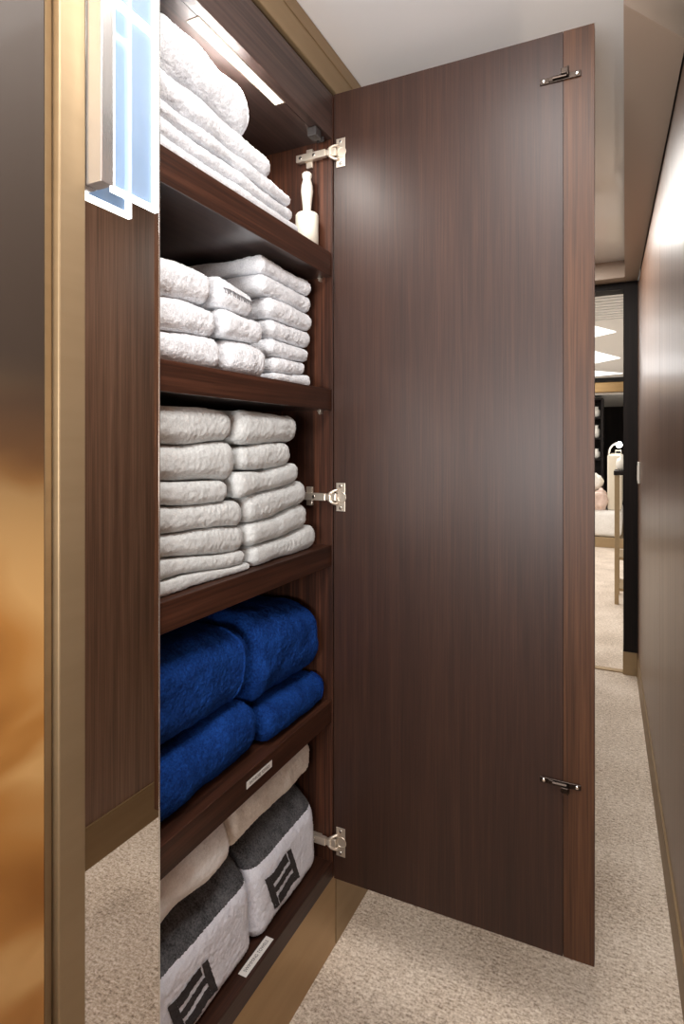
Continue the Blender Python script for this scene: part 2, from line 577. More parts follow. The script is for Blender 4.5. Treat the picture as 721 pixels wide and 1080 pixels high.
# ------------------------------------------------------------------ bronze panel, bronze strip, mirror (left of the cupboard)
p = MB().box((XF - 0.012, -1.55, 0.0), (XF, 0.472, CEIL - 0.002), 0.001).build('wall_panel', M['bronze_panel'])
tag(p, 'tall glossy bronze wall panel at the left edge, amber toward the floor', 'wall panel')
bv = MB()
bv.prism([(XF - 0.012, 0.4725, 0.0), (XF, 0.4725, 0.0), (XF - 0.007, 0.487, 0.0), (XF - 0.012, 0.487, 0.0)], (0, 0, CEIL - 0.002))
bv = bv.build('bevelled_edge', M['gold_soft'], p)
s = MB().box((XF - 0.012, 0.4885, 0.0), (XF + 0.004, 0.5275, CEIL - 0.002), 0.002).build('bronze_strip', M['gold'])
tag(s, 'upright satin bronze strip between the bronze panel and the mirror', 'metal strip')

mir = MB().box((XF - 0.008, 0.5282, 0.0), (XF, 0.6605, CEIL - 0.002)).build('mirror', M['mirror'])
tag(mir, 'narrow full height mirror beside the open cupboard, reflecting wood and carpet', 'mirror')
MB().box((XF - 0.008, 0.6606, 0.0), (XF + 0.0006, 0.6626, CEIL - 0.002)).build('polished_edge', M['mirror_edge'], mir)

# ------------------------------------------------------------------ sconce on the mirror
sc = empty('wall_sconce', (XF, 0.54, 1.515), 'chrome wall lamp with glowing edged glass plate, mounted on the mirror', 'wall lamp')
zt_s = 2.02
MB().box((XF + 0.0008, 0.5295, 1.517), (-0.5945, 0.5495, zt_s), 0.0015).build('chrome_bar', M['chrome'], sc)
MB().box((-0.601, 0.5497, 1.517), (-0.5955, 0.626, zt_s)).build('glass_plate', M['acrylic'], sc)
b = MB()
w = 0.0068  # lit edges made wider to imitate their glare
xg0, xg1 = -0.6018, -0.5948
b.box((xg0, 0.5497, 1.512), (xg1, 0.6295, 1.512 + w))
b.box((xg0, 0.6295 - w, 1.512 + w), (xg1, 0.6295, zt_s))
b.box((xg0, 0.5497, 1.512 + w), (xg1, 0.5497 + 0.002, zt_s))
b.box((xg0, 0.5517, 1.755), (xg1, 0.6295 - w, 1.755 + w * 1.3))
b.build('glowing_edge', M['edge_glow'], sc)

# ------------------------------------------------------------------ the cupboard
cup = empty('linen_cupboard', (-0.89, 0.94, 0.0), 'tall dark oak linen cupboard with its door wide open, five levels of towels', 'cupboard')
Z5, Z4, Z3, Z2, Z1, ZT = 0.210, 0.587, 0.950, 1.314, 1.633, 1.900
MB().box((XB, YR, 0.171), (XF, YR + 0.019, 2.003), 0.0008).build('side_panel', M['side_wood'], cup)
MB().box((XB, YL - 0.018, 0.171), (XF - 0.009, YL, 2.003), 0.0008).build('side_panel', M['side_wood'], cup)
MB().box((XB - 0.012, YL - 0.018, 0.171), (XB, YR + 0.019, 2.003)).build('back_panel', M['shelf_wood'], cup)
MB().box((XB, 0.6632, 0.171), (XF, YR, Z5), 0.0015).build('bottom_board', M['shelf_wood'], cup)
shelves = []
for z, th in ((Z4, 0.050), (Z3, 0.048), (Z2, 0.049), (Z1, 0.056)):
    sh = MB().box((XB, 0.6632, z - th), (XF - 0.002, YR - 0.0005, z), 0.0015).build('shelf', [M['shelf_wood'], M['under_wood']], cup, under=1)
    shelves.append(sh)
    pins = MB()
    for yy, sg in ((YR - 0.0005, -1),):
        pins.cyl((XF - 0.03, yy, z - th - 0.006), (XF - 0.03, yy + sg * 0.009, z - th - 0.006), 0.003, n=12)
        pins.box((XF - 0.034, yy - 0.011, z - th - 0.003), (XF - 0.026, yy - 0.001, z - th - 0.0005), 0.0005)
    pins.build('shelf_pin', M['nickel'], sh)
b = MB()
b.box((XB, 0.6632, ZT), (XF - 0.024, YR, ZT + 0.018))
top = b.build('top_board', M['top_wood'], cup)
MB().box((XF - 0.0238, 0.6632, ZT), (XF - 0.001, YR, 2.003), 0.001).build('fascia', M['top_wood'], cup)
pl = MB().box((XF - 0.03, 0.6632, 0.0), (XF - 0.0015, 1.2445, 0.1705), 0.001).build('plinth', M['plinth'], cup)

# bronze trim between cupboard and ceiling
tr = MB()
tr.box((XF - 0.03, 0.6632, 2.012), (XF + 0.004, YD - 0.11, CEIL - 0.002), 0.002)
tr.box((XF + 0.0038, 0.6632, 2.070), (XF + 0.006, YD - 0.11, CEIL - 0.002), 0.001)
struct(tr.build('trim_4', M['gold_soft']))

# light strip under the top board
ch = MB()
cy0, cy1, cx0, cx1 = 0.775, 1.050, -0.670, -0.645
ch.box((cx0, cy0, ZT - 0.0016), (cx0 + 0.003, cy1, ZT - 0.0001))
ch.box((cx1 - 0.003, cy0, ZT - 0.0016), (cx1, cy1, ZT - 0.0001))
ch.box((cx0 + 0.003, cy0, ZT - 0.0016), (cx1 - 0.003, cy0 + 0.003, ZT - 0.0001))
ch.box((cx0 + 0.003, cy1 - 0.003, ZT - 0.0016), (cx1 - 0.003, cy1, ZT - 0.0001))
ls = ch.build('light_channel', M['led_aluminium'], top)
MB().box((cx0 + 0.0032, cy0 + 0.0032, ZT - 0.0012), (cx1 - 0.0032, cy1 - 0.0032, ZT - 0.0002)).build('light_diffuser', M['led'], top)
b = MB()
b.box((-0.652, 1.155, ZT - 0.021), (-0.630, 1.182, ZT - 0.0002), 0.002)
b.cyl((-0.640, 1.182, ZT - 0.012), (-0.640, 1.194, ZT - 0.012), 0.004, n=14)
b.box((-0.648, 1.194, ZT - 0.017), (-0.632, 1.2, ZT - 0.006), 0.001)
b.build('door_sensor', M['dark_plastic'], top)

# stickers
st = MB().box((XF - 0.0016, 0.884, 0.5585), (XF - 0.0011, 0.968, 0.5715)).build('sticker', M['paper'], shelves[0])
st['label'] = 'white paper sticker with dark capitals'
text_mesh('lettering', 'BATHROBE TOWELS', 0.0085, (XF - 0.0008, 0.926, 0.565), (0, 1, 0), (0, 0, 1), M['ink'], shelves[0], 0.066)
bot = [o for o in cup.children if o.name.startswith('bottom_board')][0] if cup.children else None
bot = bpy.data.objects['bottom_board']
st = MB().box((-0.6475, 0.889, Z5 + 0.0001), (-0.6300, 0.982, Z5 + 0.0006)).build('sticker', M['paper'], bot)
st['label'] = 'white paper sticker with dark capitals'
text_mesh('lettering', 'SWIMMING TOWELS', 0.0095, (-0.6388, 0.9355, Z5 + 0.0009), (0, 1, 0), (-1, 0, 0), M['ink'], bot, 0.076)

# door, opened 90 degrees, its inner face toward the camera
DY = 0.0125 / 0.562          # a touch past square
def dy(x):
    return 1.2262 + (x + 0.6215) * DY
x0d, x1d, xs_ = -0.6200, -0.0612, -0.118
zb_d, zt_d = 0.172, 2.003
b = MB()
b.prism([(x0d, dy(x0d), zb_d), (xs_ - 0.0004, dy(xs_), zb_d), (xs_ - 0.0004, dy(xs_) + 0.022, zb_d), (x0d, dy(x0d) + 0.022, zb_d)], (0, 0, zt_d - zb_d))
door = b.build('door', M['door_wood'], cup)
b = MB()
b.prism([(xs_ + 0.0004, dy(xs_), zb_d), (x1d, dy(x1d), zb_d), (x1d, dy(x1d) + 0.022, zb_d), (xs_ + 0.0004, dy(xs_) + 0.022, zb_d)], (0, 0, zt_d - zb_d))
b.build('edge_strip', M['strip_wood'], door)

def hinge(z):
    """concealed cup hinge: flange on the door, arm on the cupboard side"""
    # flange on the door with screws and cup
    x0, x1 = -0.6135, -0.5905
    yd = dy(x0) - 0.0008
    b = MB()
    b.box((x0, yd - 0.0014, z - 0.033), (x1, yd, z + 0.033), 0.0006)
    for sz in (-1, 1):
        b.lathe(((x0 + x1) / 2, yd - 0.0014, z + sz * 0.025), (0, -1, 0), [(0.0042, 0), (0.0042, 0.0008), (0.0028, 0.0018)], 14, 1)
    # cup, seen as a half ring and lever plates curving over to the arm
    b.lathe(((x0 + x1) / 2 + 0.002, yd - 0.0014, z), (0, -1, 0), [(0.0125, 0), (0.0125, 0.001), (0.010, 0.0012), (0.010, 0.0004)], 24)
    for sz in (-1, 1):
        pts = []
        for k in range(7):
            a = k / 6
            pts.append((x0 + 0.006 - 0.020 * a, yd - 0.003 - 0.010 * math.sin(a * PI / 2), z + sz * (0.016 - 0.010 * a * a)))
        b.tube(pts, 0.0034, 8)
    b.box((x0 - 0.014, yd - 0.013, z - 0.009), (x0 + 0.004, yd - 0.006, z + 0.009), 0.002)
    h = b.build('hinge', [M['nickel'], M['screw']], cup)
    # arm along the side panel
    b = MB()
    ya = YR - 0.0004
    b.box((-0.712, ya - 0.018, z - 0.0085), (-0.634, ya - 0.007, z + 0.0085), 0.0015)
    b.box((-0.634, ya - 0.016, z - 0.0065), (-0.622, ya - 0.006, z + 0.0065), 0.0015)
    b.box((-0.690, ya - 0.007, z - 0.022), (-0.674, ya, z + 0.022), 0.001)     # mounting plate wings
    b.box((-0.712, ya - 0.007, z - 0.006), (-0.650, ya, z + 0.006), 0.001)
    b.lathe((-0.664, ya - 0.018, z), (0, -1, 0), [(0.0042, 0), (0.0042, 0.0008), (0.003, 0.0014)], 14, 1)
    b.lathe((-0.700, ya - 0.018, z), (0, -1, 0), [(0.0042, 0), (0.0042, 0.0008), (0.003, 0.0014)], 14, 1)
    b.build('hinge_arm', [M['nickel'], M['screw']], h)
    return h
for z in (1.863, 1.063, 0.262):
    hinge(z)

def catch(zc, flip):
    """spring catch bridging the seam of the door"""
    b = MB()
    xc = -0.123
    y = dy(xc) - 0.0012
    b.box((xc - 0.038, y - 0.003, zc - 0.0055), (xc + 0.038, y, zc + 0.0055), 0.001)
    for sx in (-1, 1):
        b.lathe((xc + sx * 0.031, y - 0.003, zc), (0, -1, 0), [(0.0040, 0), (0.0040, 0.001), (0.002, 0.0022)], 14, 1)
    b.cyl((xc - 0.014, y - 0.006, zc), (xc + 0.012, y - 0.006, zc), 0.0038, n=14)
    b.box((xc - 0.022, y - 0.006, zc - 0.004), (xc - 0.010, y - 0.002, zc + 0.004), 0.001)
    s = 1 if not flip else -1
    b.box((xc + 0.002, y - 0.014, zc + s * 0.001), (xc + 0.016, y - 0.011, zc + s * 0.012), 0.001)
    b.box((xc + 0.013, y - 0.014, zc - 0.003), (xc + 0.0165, y - 0.003, zc + s * 0.014), 0.001)
    b.build('door_catch', [M['catch_metal'], M['screw']], door)
catch(1.911, False)
catch(0.515, True)

# ------------------------------------------------------------------ towels
def at_front(X, xl, ytl, ybl, xr, ytr, ybr):
    """spans measured on the photograph -> Y0, Y1 and heights on the vertical plane x = X"""
    ya, zta = on(X, xl, ytl); _, zba = on(X, xl, ybl)
    yb, ztb = on(X, xr, ytr); _, zbb = on(X, xr, ybr)
    return ya, yb, zba, zbb, zta, ztb

def extra_amp(kw):
    return kw.pop('wob', 0.0022)

def stack(rows, X, y_start, floor_z, mat, labels, group, cat='towel', depth=0.36, top_limit=None, gap=0.0006, **kw):
    """rows from top to bottom: (right end px, heights (z at left, z at right) of the top, kwargs)"""
    n = len(rows)
    objs = []
    wob = extra_amp(kw)
    ph = [random.uniform(0, 6.28) for _ in range(n + 1)]
    fr = [random.uniform(18, 30) for _ in range(n + 1)]
    def bow(k):
        return lambda y: wob * np.sin(y * fr[k] + ph[k])
    for k, row in enumerate(rows):
        yr, (zl, zr) = row[0], row[1]
        extra = dict(kw); extra.update(row[2] if len(row) > 2 else {})
        ys_ = extra.pop('y0', y_start)
        xf = extra.pop('xf', X)
        if k + 1 < n:
            nr = rows[k + 1]
            na, nb = (nr[2].get('y0', y_start) if len(nr) > 2 else y_start), nr[0]
            zl_, zr_ = nr[1]
            bl = zl_ + (zr_ - zl_) * (ys_ - na) / (nb - na)
            br = zl_ + (zr_ - zl_) * (yr - na) / (nb - na)
        else:
            bl = br = floor_z
        g = extra.pop('gap', gap)
        o = towel('folded_towel', ys_, yr, bl + g, br + g, zl - g, zr - g, xf, depth, mat,
                  wb=bow(k + 1) if k + 1 < n else None, wt=bow(k), **extra)
        tag(o, labels[k], cat, group)
        objs.append(o)
    return objs

XT = -0.642
def zz(px, py, X=XT):
    return on(X, px, py)[1]
def yy(px, X=XT):
    return on(X, px, 500)[0]

YS = 0.660
ordn = ['topmost', 'second from the top', 'third from the top', 'fourth from the top', 'fifth from the top', 'sixth from the top', 'lowest']

# --- top shelf: one tall pile under the light
rows = [
    (yy(275), (1.885, 1.872), dict(lump=0.004, round_=0.49, xf=-0.645)),
    (yy(288), (1.772, 1.760), dict(lump=0.003, xf=-0.640)),
    (yy(308), (1.722, 1.712), dict(lump=0.003, xf=-0.641)),
    (yy(311), (1.694, 1.688), dict(lump=0.003, xf=-0.643)),
    (yy(316), (1.664, 1.662), dict(lump=0.002, xf=-0.640)),
]
stack(rows, XT, YS, Z1 + 0.0006, M['white_terry'],
      ['thick white bath towel with a rounded fold, directly under the light strip',
       'white folded towel directly under the thick bath towel on the top shelf',
       'thin white folded towel third from the top of the pile under the light strip',
       'thin white folded towel second from the bottom of the top shelf pile',
       'flat white towel lying on the top shelf at the bottom of the pile'],
      'white towels on the top shelf', depth=0.40, wob=0.0016, end_round=1.1, pile=0.0013)

# --- second shelf: three columns
g2 = 'white hand towels on the second shelf'
lab = lambda col, k, n: 'white hand towel, %s in the %s column, second shelf' % ((ordn[k] if k < n - 1 else 'lowest'), col)
rowsL = [
    (yy(229), (zz(168, 270), zz(229, 284)), dict(lump=0.0045)),
    (yy(233), (zz(168, 312), zz(229, 323)), dict(lump=0.0045)),
    (yy(237), (zz(168, 345), zz(233, 358)), dict(lump=0.004)),
]
stack(rowsL, XT, YS, Z2 + 0.0006, M['white_terry'], [lab('left', k, 3) for k in range(3)], g2, depth=0.30, round_=0.42, pile=0.0013, end_round=1.1, wob=0.003)
rowsM = [
    (yy(270), (zz(228, 284), zz(268, 310)), dict(lump=0.004, y0=yy(230) + 0.004)),
    (yy(280), (zz(228, 318), zz(276, 338)), dict(lump=0.004, y0=yy(234) + 0.004)),
    (yy(284), (zz(236, 352), zz(282, 366)), dict(lump=0.004, y0=yy(238) + 0.004)),
]
mids = stack(rowsM, XT, YS, Z2 + 0.0006, M['white_terry'],
      ['white hand towel with a stitched hem, topmost in the middle column', lab('middle', 1, 3), lab('middle', 2, 3)], g2, depth=0.30, round_=0.42, pile=0.0013, end_round=0.9, wob=0.003)
rowsR = [
    (yy(328, -0.655), (zz(284, 272, -0.655), zz(325, 296, -0.655)), dict(y0=yy(272, -0.655) + 0.006)),
    (yy(329, -0.655), (zz(284, 291, -0.655), zz(328, 312.5, -0.655)), dict(y0=yy(273, -0.655) + 0.006)),
    (yy(330, -0.655), (zz(284, 312, -0.655), zz(328, 330.5, -0.655)), dict(y0=yy(281, -0.655) + 0.006)),
    (yy(329, -0.655), (zz(284, 334, -0.655), zz(328, 349.5, -0.655)), dict(y0=yy(283, -0.655) + 0.006)),
    (yy(325, -0.655), (zz(284, 356, -0.655), zz(325, 367.5, -0.655)), dict(y0=yy(283, -0.655) + 0.006)),
    (yy(322, -0.655), (zz(284, 374, -0.655), zz(321, 381.5, -0.655)), dict(y0=yy(286, -0.655) + 0.006)),
    (yy(326, -0.655), (zz(285, 391, -0.655), zz(324, 396, -0.655)), dict(y0=yy(286, -0.655) + 0.006)),
]
stack(rowsR, -0.652, YS, Z2 + 0.0006, M['white_terry'], [lab('right', k, 7) for k in range(7)], g2, depth=0.30, lump=0.0035, round_=0.45, pile=0.0013, end_round=1.1, wob=0.0014)
# stitched hem of the topmost middle towel
def surface_bvh(o):
    me = o.data
    return BVHTree.FromPolygons([v.co[:] for v in me.vertices], [tuple(p.vertices) for p in me.polygons])
tb = surface_bvh(mids[0])
b = MB()
ya, yb2 = yy(231) + 0.012, yy(267) - 0.004
prev = None
line = []
for k in range(40):
    y = ya + (yb2 - ya) * k / 39
    z = zz(229, 301) + (zz(268, 320) - zz(229, 301)) * k / 39
    hit = tb.ray_cast(Vector((-0.3, y, z)), Vector((-1, 0, 0)))
    if hit[0] is not None:
        line.append(hit[0] + Vector((0.0014, 0, 0)))
b.tube(line, 0.0013, 6)
for k in range(1, len(line) - 1, 3):
    y, z = line[k].y, line[k].z
    h2 = tb.ray_cast(Vector((-0.3, y + 0.003, z - 0.008)), Vector((-1, 0, 0)))
    if h2[0] is not None:
        b.tube([line[k], h2[0] + Vector((0.0014, 0, 0))], 0.0009, 5)
b.build('stitched_hem', M['stitch'], mids[0])

# --- third shelf: two stacks of larger towels
g3 = 'off white bath towels on the third shelf'
lab3 = lambda col, k, n: 'off white bath towel, %s in the %s stack, third shelf' % ((ordn[k] if k < n - 1 else 'lowest'), col)
rowsL = [
    (yy(250), (zz(168, 424), zz(247, 434)), dict(lump=0.003)),
    (yy(252), (zz(168, 468), zz(247, 467)), dict(lump=0.003)),
    (yy(243), (zz(168, 505), zz(243, 508)), dict(lump=0.003)),
    (yy(258), (zz(168, 533), zz(256, 529.5)), dict(lump=0.003)),
    (yy(260), (zz(168, 562), zz(257, 556)), dict(lump=0.0025)),
    (yy(260), (zz(168, 591), zz(257, 581)), dict(lump=0.0025)),
    (yy(264), (zz(168, 614), zz(261, 593.5)), dict(lump=0.003)),
]
stack(rowsL, XT, YS, Z3 + 0.0006, M['grey_white_terry'], [lab3('left', k, 7) for k in range(7)], g3, depth=0.38, round_=0.41, end_round=1.3, wob=0.0025)
XR3 = -0.640
rowsR = [
    (yy(317, XR3), (zz(247, 431, XR3), zz(315, 438, XR3)), dict(y0=yy(251) + 0.005)),
    (yy(309, XR3), (zz(250, 468, XR3), zz(308, 468, XR3)), dict(y0=yy(253) + 0.005)),
    (yy(317, XR3), (zz(246, 500, XR3), zz(314, 489, XR3)), dict(y0=yy(249) + 0.005)),
    (yy(325, XR3), (zz(246, 528, XR3), zz(322, 505, XR3)), dict(y0=yy(259) + 0.005)),
    (yy(327, XR3), (zz(256, 556, XR3), zz(324, 531, XR3)), dict(y0=yy(261) + 0.005)),
    (yy(335, XR3), (zz(261, 580, XR3), zz(332, 555, XR3)), dict(y0=yy(265) + 0.004)),
]
stack(rowsR, XR3, YS, Z3 + 0.0006, M['grey_white_terry'], [lab3('right', k, 6) for k in range(6)], g3, depth=0.38, lump=0.003, round_=0.41, end_round=1.2, wob=0.0025)

# --- fourth shelf: royal blue
g4 = 'blue towels on the fourth shelf'
XB4 = -0.648
yl1, yl2 = yy(265, XB4), yy(273.5, XB4)
bl1 = towel('folded_towel', YS, yl1, 0.698, 0.700, 0.862, 0.838, XB4, 0.36, M['blue_plush'], lump=0.006, pile=0.0014, round_=0.36, end_round=0.55)
tag(bl1, 'thick royal blue plush towel, upper left of the four on the fourth shelf', 'towel', g4)
bl2 = towel('folded_towel', YS, yl2, Z4 + 0.0006, Z4 + 0.0006, 0.690, 0.692, -0.640, 0.36, M['blue_plush'], lump=0.006, pile=0.0016, round_=0.46)
tag(bl2, 'royal blue plush towel, lower left of the four, under the thick one', 'towel', g4)
br1 = towel('folded_towel', yl1 + 0.006, 1.214, 0.674, 0.664, 0.852, 0.822, -0.640, 0.36, M['blue_plush'], lump=0.007, pile=0.0014, round_=0.40, end_round=0.6)
tag(br1, 'thick royal blue plush towel, upper right of the four beside the cupboard side', 'towel', g4)
br2 = towel('folded_towel', yl2 + 0.006, 1.216, Z4 + 0.0006, Z4 + 0.0006, 0.664, 0.655, -0.632, 0.36, M['blue_plush'], lump=0.005, pile=0.0014, round_=0.46)
tag(br2, 'royal blue plush towel, lower right of the four on the fourth shelf', 'towel', g4)
def hem_ridge(o, ys_list, z0, z1, mat, r=0.0030):
    """stitched ridges running down the fold near the end of a towel"""
    t = surface_bvh(o)
    b = MB()
    for yv, lean in ys_list:
        ln = []
        for k in range(26):
            a = k / 25
            z = z0 + (z1 - z0) * a
            y = yv + lean * math.sin(a * PI)
            h = t.ray_cast(Vector((-0.3, y, z)), Vector((-1, 0, 0)))
            if h[0] is not None and h[0].x > -0.72:
                ln.append(h[0] + Vector((0.0004, 0, 0)))
        if len(ln) > 3:
            b.tube(ln, r, 7)
    b.build('hem', mat, o)
hem_ridge(bl1, [(yl1 - 0.036, 0.012), (yl1 - 0.020, 0.009)], 0.705, 0.845, M['blue_plush'])
hem_ridge(br2, [(1.188, 0.004), (1.200, 0.004)], 0.594, 0.655, M['navy_plush'], 0.0024)

# --- bottom: charcoal and white towels with the emblem, cream towels on top
g5 = 'charcoal towels with a white emblem band'
XC = -0.647
yc1 = yy(270, XC)
char = []
for (ya, yb, zt0, zt1, lbl) in ((YS, yc1, 0.405, 0.405, 'charcoal towel with white emblem band, at the bottom left beside the mirror'),
                                (yc1 + 0.006, 1.205, 0.412, 0.412, 'charcoal towel with white emblem band, at the bottom right beside the lowest hinge')):
    o = towel('folded_towel', ya, yb, Z5 + 0.0006, Z5 + 0.0006, zt0, zt1, XC, 0.36, M['charcoal_terry'], lump=0.0022, pile=0.0012,
              round_=0.13, end_round=1.3, band_w=0.69, band_mat=M['white_band'], step=0.0026,
              lean=lambda w: 0.012 * w + 0.105 * np.clip((w - 0.55) / 0.45, 0, 1) ** 2.2)
    tag(o, lbl, 'towel', g5)
    char.append(o)

RECTS = [(0, .19, 0, 1), (.19, .79, .71, 1), (.19, .83, .40, .60), (.83, 1, 0, 1), (.21, .83, 0, .29)]
# the top bar stops short of the right block, the bottom bar short of the left one
RECTS[1] = (.19, .79, .71, 1)
def emblem(o, y_l, y_r, z_b, z_t, lean):
    t = surface_bvh(o)
    b = MB()
    for (u0, u1, v0, v1) in RECTS:
        nu, nv = max(2, int((u1 - u0) * 36)), max(2, int((v1 - v0) * 24))
        grid = []
        for i in range(nu + 1):
            col = []
            for j in range(nv + 1):
                u, v = u0 + (u1 - u0) * i / nu, v0 + (v1 - v0) * j / nv
                y = y_l + (y_r - y_l) * u + lean * (1 - v)
                z = z_b + (z_t - z_b) * v - 0.006 * math.sin(u * PI * 2) * 0.6
                h = t.ray_cast(Vector((-0.3, y, z)), Vector((-1, 0, 0)))
                x = h[0].x if h[0] is not None else o.data.vertices[0].co.x
                col.append(b.bm.verts.new((x + 0.0014, y, z)))
            grid.append(col)
        for i in range(nu):
            for j in range(nv):
                f = b.bm.faces.new((grid[i][j], grid[i + 1][j], grid[i + 1][j + 1], grid[i][j + 1]))
                f.smooth = True
    e = b.build('emblem', M['emblem'], o)
    e['label'] = 'charcoal emblem of interlocking bars'
emblem(char[0], 0.710, 0.808, 0.231, 0.300, 0.022)
emblem(char[1], 0.985, 1.086, 0.241, 0.318, 0.028)

cr = towel('folded_towel', 0.895, 1.196, 0.418, 0.418, 0.518, 0.512, -0.662, 0.33, M['cream_terry'], lump=0.004, round_=0.40, end_round=0.4)
tag(cr, 'cream folded towel lying on the charcoal towel at the bottom right', 'towel', 'cream towels above the charcoal ones')
cl = towel('folded_towel', YS, 0.889, 0.412, 0.414, 0.533, 0.520, -0.652, 0.34, M['soft_white_terry'], lump=0.006, round_=0.44, end_round=0.5)
tag(cl, 'off white folded towel lying on the charcoal towel at the bottom left', 'towel', 'cream towels above the charcoal ones')

# ------------------------------------------------------------------ lint roller on the top shelf
lr = empty('lint_roller', (-0.672, 1.190, Z1), 'white lint roller standing upright in the corner of the top shelf', 'lint roller')
px_, py_ = -0.672, 1.190
MB().lathe((px_, py_, Z1 + 0.0006), (0, 0, 1), [(0.024, 0), (0.0265, 0.002), (0.0265, 0.082), (0.0245, 0.085), (0.012, 0.086)], 36).build('tape_roll', M['roller_cream'], lr)
MB().lathe((px_, py_, Z1 + 0.0866), (0, 0, 1), [(0.012, 0), (0.0105, 0.004), (0.0095, 0.010), (0.0115, 0.03), (0.0140, 0.052), (0.0130, 0.066), (0.0095, 0.078), (0.0092, 0.081), (0.0115, 0.086), (0.0115, 0.092), (0.008, 0.096), (0.002, 0.097)], 28).build('handle', M['white_plastic'], lr)

# ------------------------------------------------------------------ flush handle on the right wall
hy = 3.17
hx = wall_x(hy)
b = MB()
b.box((hx - 0.010, hy - 0.020, 1.045 - 0.05), (hx - 0.0004, hy + 0.020, 1.045 + 0.055), 0.003)
hd = b.build('flush_handle', M['white_plastic'])
tag(hd, 'small white flush handle on the right wall beside the black doorway', 'handle')
MB().box((hx - 0.0115, hy - 0.009, 1.045 - 0.035), (hx - 0.0101, hy + 0.009, 1.045 + 0.038), 0.0005).build('finger_slot', M['nickel'], hd)

# ------------------------------------------------------------------ the room beyond the doorway
RC = 2.105
struct(MB().box((-4.5, YD + 0.11, -0.001), (-4.4, 12.3, RC)).build('wall_1', M['white_paint']))
struct(MB().box((0.9, YD + 0.11, 0.0), (1.0, 12.3, RC)).build('wall_2', M['white_paint']))
struct(MB().box((-4.5, 12.2, 0.0), (1.0, 12.3, RC)).build('wall_back', M['black_wood']))
b = MB()
b.box((-4.5, YD + 0.11, RC), (1.0, 12.3, RC + 0.05))
y = YD + 0.2
while y < 4.75:
    b.box((-2.0, y, RC - 0.02), (0.9, y + 0.05, RC - 0.0))
    y += 0.085
struct(b.build('ceiling', M['white_paint']))
# front wall of that room either side of the doorway
b = MB()
b.box((-4.5, YD + 0.112, 0), (XF - 0.05, YD + 0.16, RC))
b.box((wall_x(YD) + 0.05, YD + 0.112, 0), (0.9, YD + 0.16, RC))
b.box((XF - 0.05, YD + 0.112, SOF), (wall_x(YD) + 0.05, YD + 0.16, RC))
struct(b.build('wall_front', M['white_paint']))
# bulkhead with a bronze band, and the lower ceiling behind it
b = MB()
b.box((-4.4, 8.965, 2.047), (0.9, 9.12, RC - 0.001))
struct(b.build('trim_5', M['black']))
struct(MB().box((-4.4, 8.96, 1.905), (0.9, 9.14, 2.046), 0.01).build('trim_6', M['plinth']))
struct(MB().box((-4.4, 9.141, 1.885), (0.9, 12.19, 1.925)).build('trim_7', M['white_paint']))
# glowing triangles stand in for light patterns thrown on the ceiling
for k, (ya_, yb_, xa_, xb_) in enumerate(((4.74, 5.55, -0.36, -0.10), (6.0, 7.35, -0.44, -0.09), (7.8, 8.75, -0.60, -0.08))):
    b = MB()
    b.prism([(xa_, ya_, RC - 0.006), (xa_, yb_, RC - 0.006), (xb_, yb_ * 0.7 + ya_ * 0.3, RC - 0.006)], (0, 0, 0.0055))
    o = b.build('ceiling_light', M['panel_glow'])
    tag(o, ['bright triangular ceiling light nearest the doorway, behind the slats',
            'bright triangular ceiling light in the middle of the three beyond the doorway',
            'bright triangular ceiling light farthest away, next to the bronze band'][k], 'ceiling light', 'triangular ceiling lights')  # not lamps: the triangles stand in for light thrown on the ceiling

# console table with bronze frame
tb_ = empty('console_table', (0.07, 4.95, 0), 'slim bronze framed console table with dark top just beyond the doorway', 'table')
MB().box((-0.105, 4.78, 0.955), (0.30, 5.15, 0.985), 0.003).build('table_top', M['black_wood'], tb_)
for (lx, ly) in ((-0.10, 4.785), (-0.10, 5.115), (0.265, 4.785), (0.265, 5.115)):
    MB().box((lx, ly, 0.0), (lx + 0.03, ly + 0.03, 0.9545), 0.002).build('leg', M['gold'], tb_)
MB().box((-0.069, 4.79, 0.33), (0.264, 5.14, 0.35), 0.002).build('lower_shelf', M['gold'], tb_)
MB().box((-0.069, 4.79, 0.10), (0.264, 5.14, 0.12), 0.002).build('lower_shelf', M['gold'], tb_)
b = MB()
b.lathe((-0.045, 4.90, 0.9856), (0, 0, 1), [(0.03, 0), (0.045, 0.02), (0.05, 0.05), (0.042, 0.085), (0.022, 0.10), (0.026, 0.118), (0.024, 0.12)], 28)
tag(b.build('vase', M['white_plastic']), 'small white vase standing on the bronze console table', 'vase')

# bed with cream headboard
bed = empty('bed', (-0.9, 8.2, 0), 'low bed on a bronze plinth with white and pale pink bedding, beyond the doorway', 'bed')
MB().box((-1.9, 7.35, 0.0), (-0.06, 8.75, 0.115), 0.004).build('bed_base', M['gold'], bed)
MB().box((-1.88, 7.37, 0.1155), (-0.08, 8.73, 0.42), 0.06, seg=4).build('mattress', M['white_linen'], bed, True)
MB().box((-0.23, 7.45, 0.42), (-0.08, 8.74, 1.06), 0.02, seg=3).build('headboard', M['cream_uphol'], bed, True)
th = towel('throw', 7.36, 7.90, 0.40, 0.40, 0.635, 0.59, -0.24, 0.55, M['pink_linen'], parent=bed, round_=0.45, lump=0.04, step=0.03, pile=0.0)
pw = towel('pillow', 7.96, 8.5, 0.43, 0.43, 0.66, 0.62, -0.29, 0.40, M['pink_linen'], round_=0.48, lump=0.03, step=0.03, pile=0.0)
tag(pw, 'pale pink pillow standing by the cream headboard of the bed', 'pillow')
pw = towel('pillow', 7.5, 7.88, 0.64, 0.60, 0.86, 0.80, -0.29, 0.28, M['white_linen'], round_=0.48, lump=0.03, step=0.03, pile=0.0)
tag(pw, 'white pillow lying on the pink throw at the end of the bed', 'pillow')

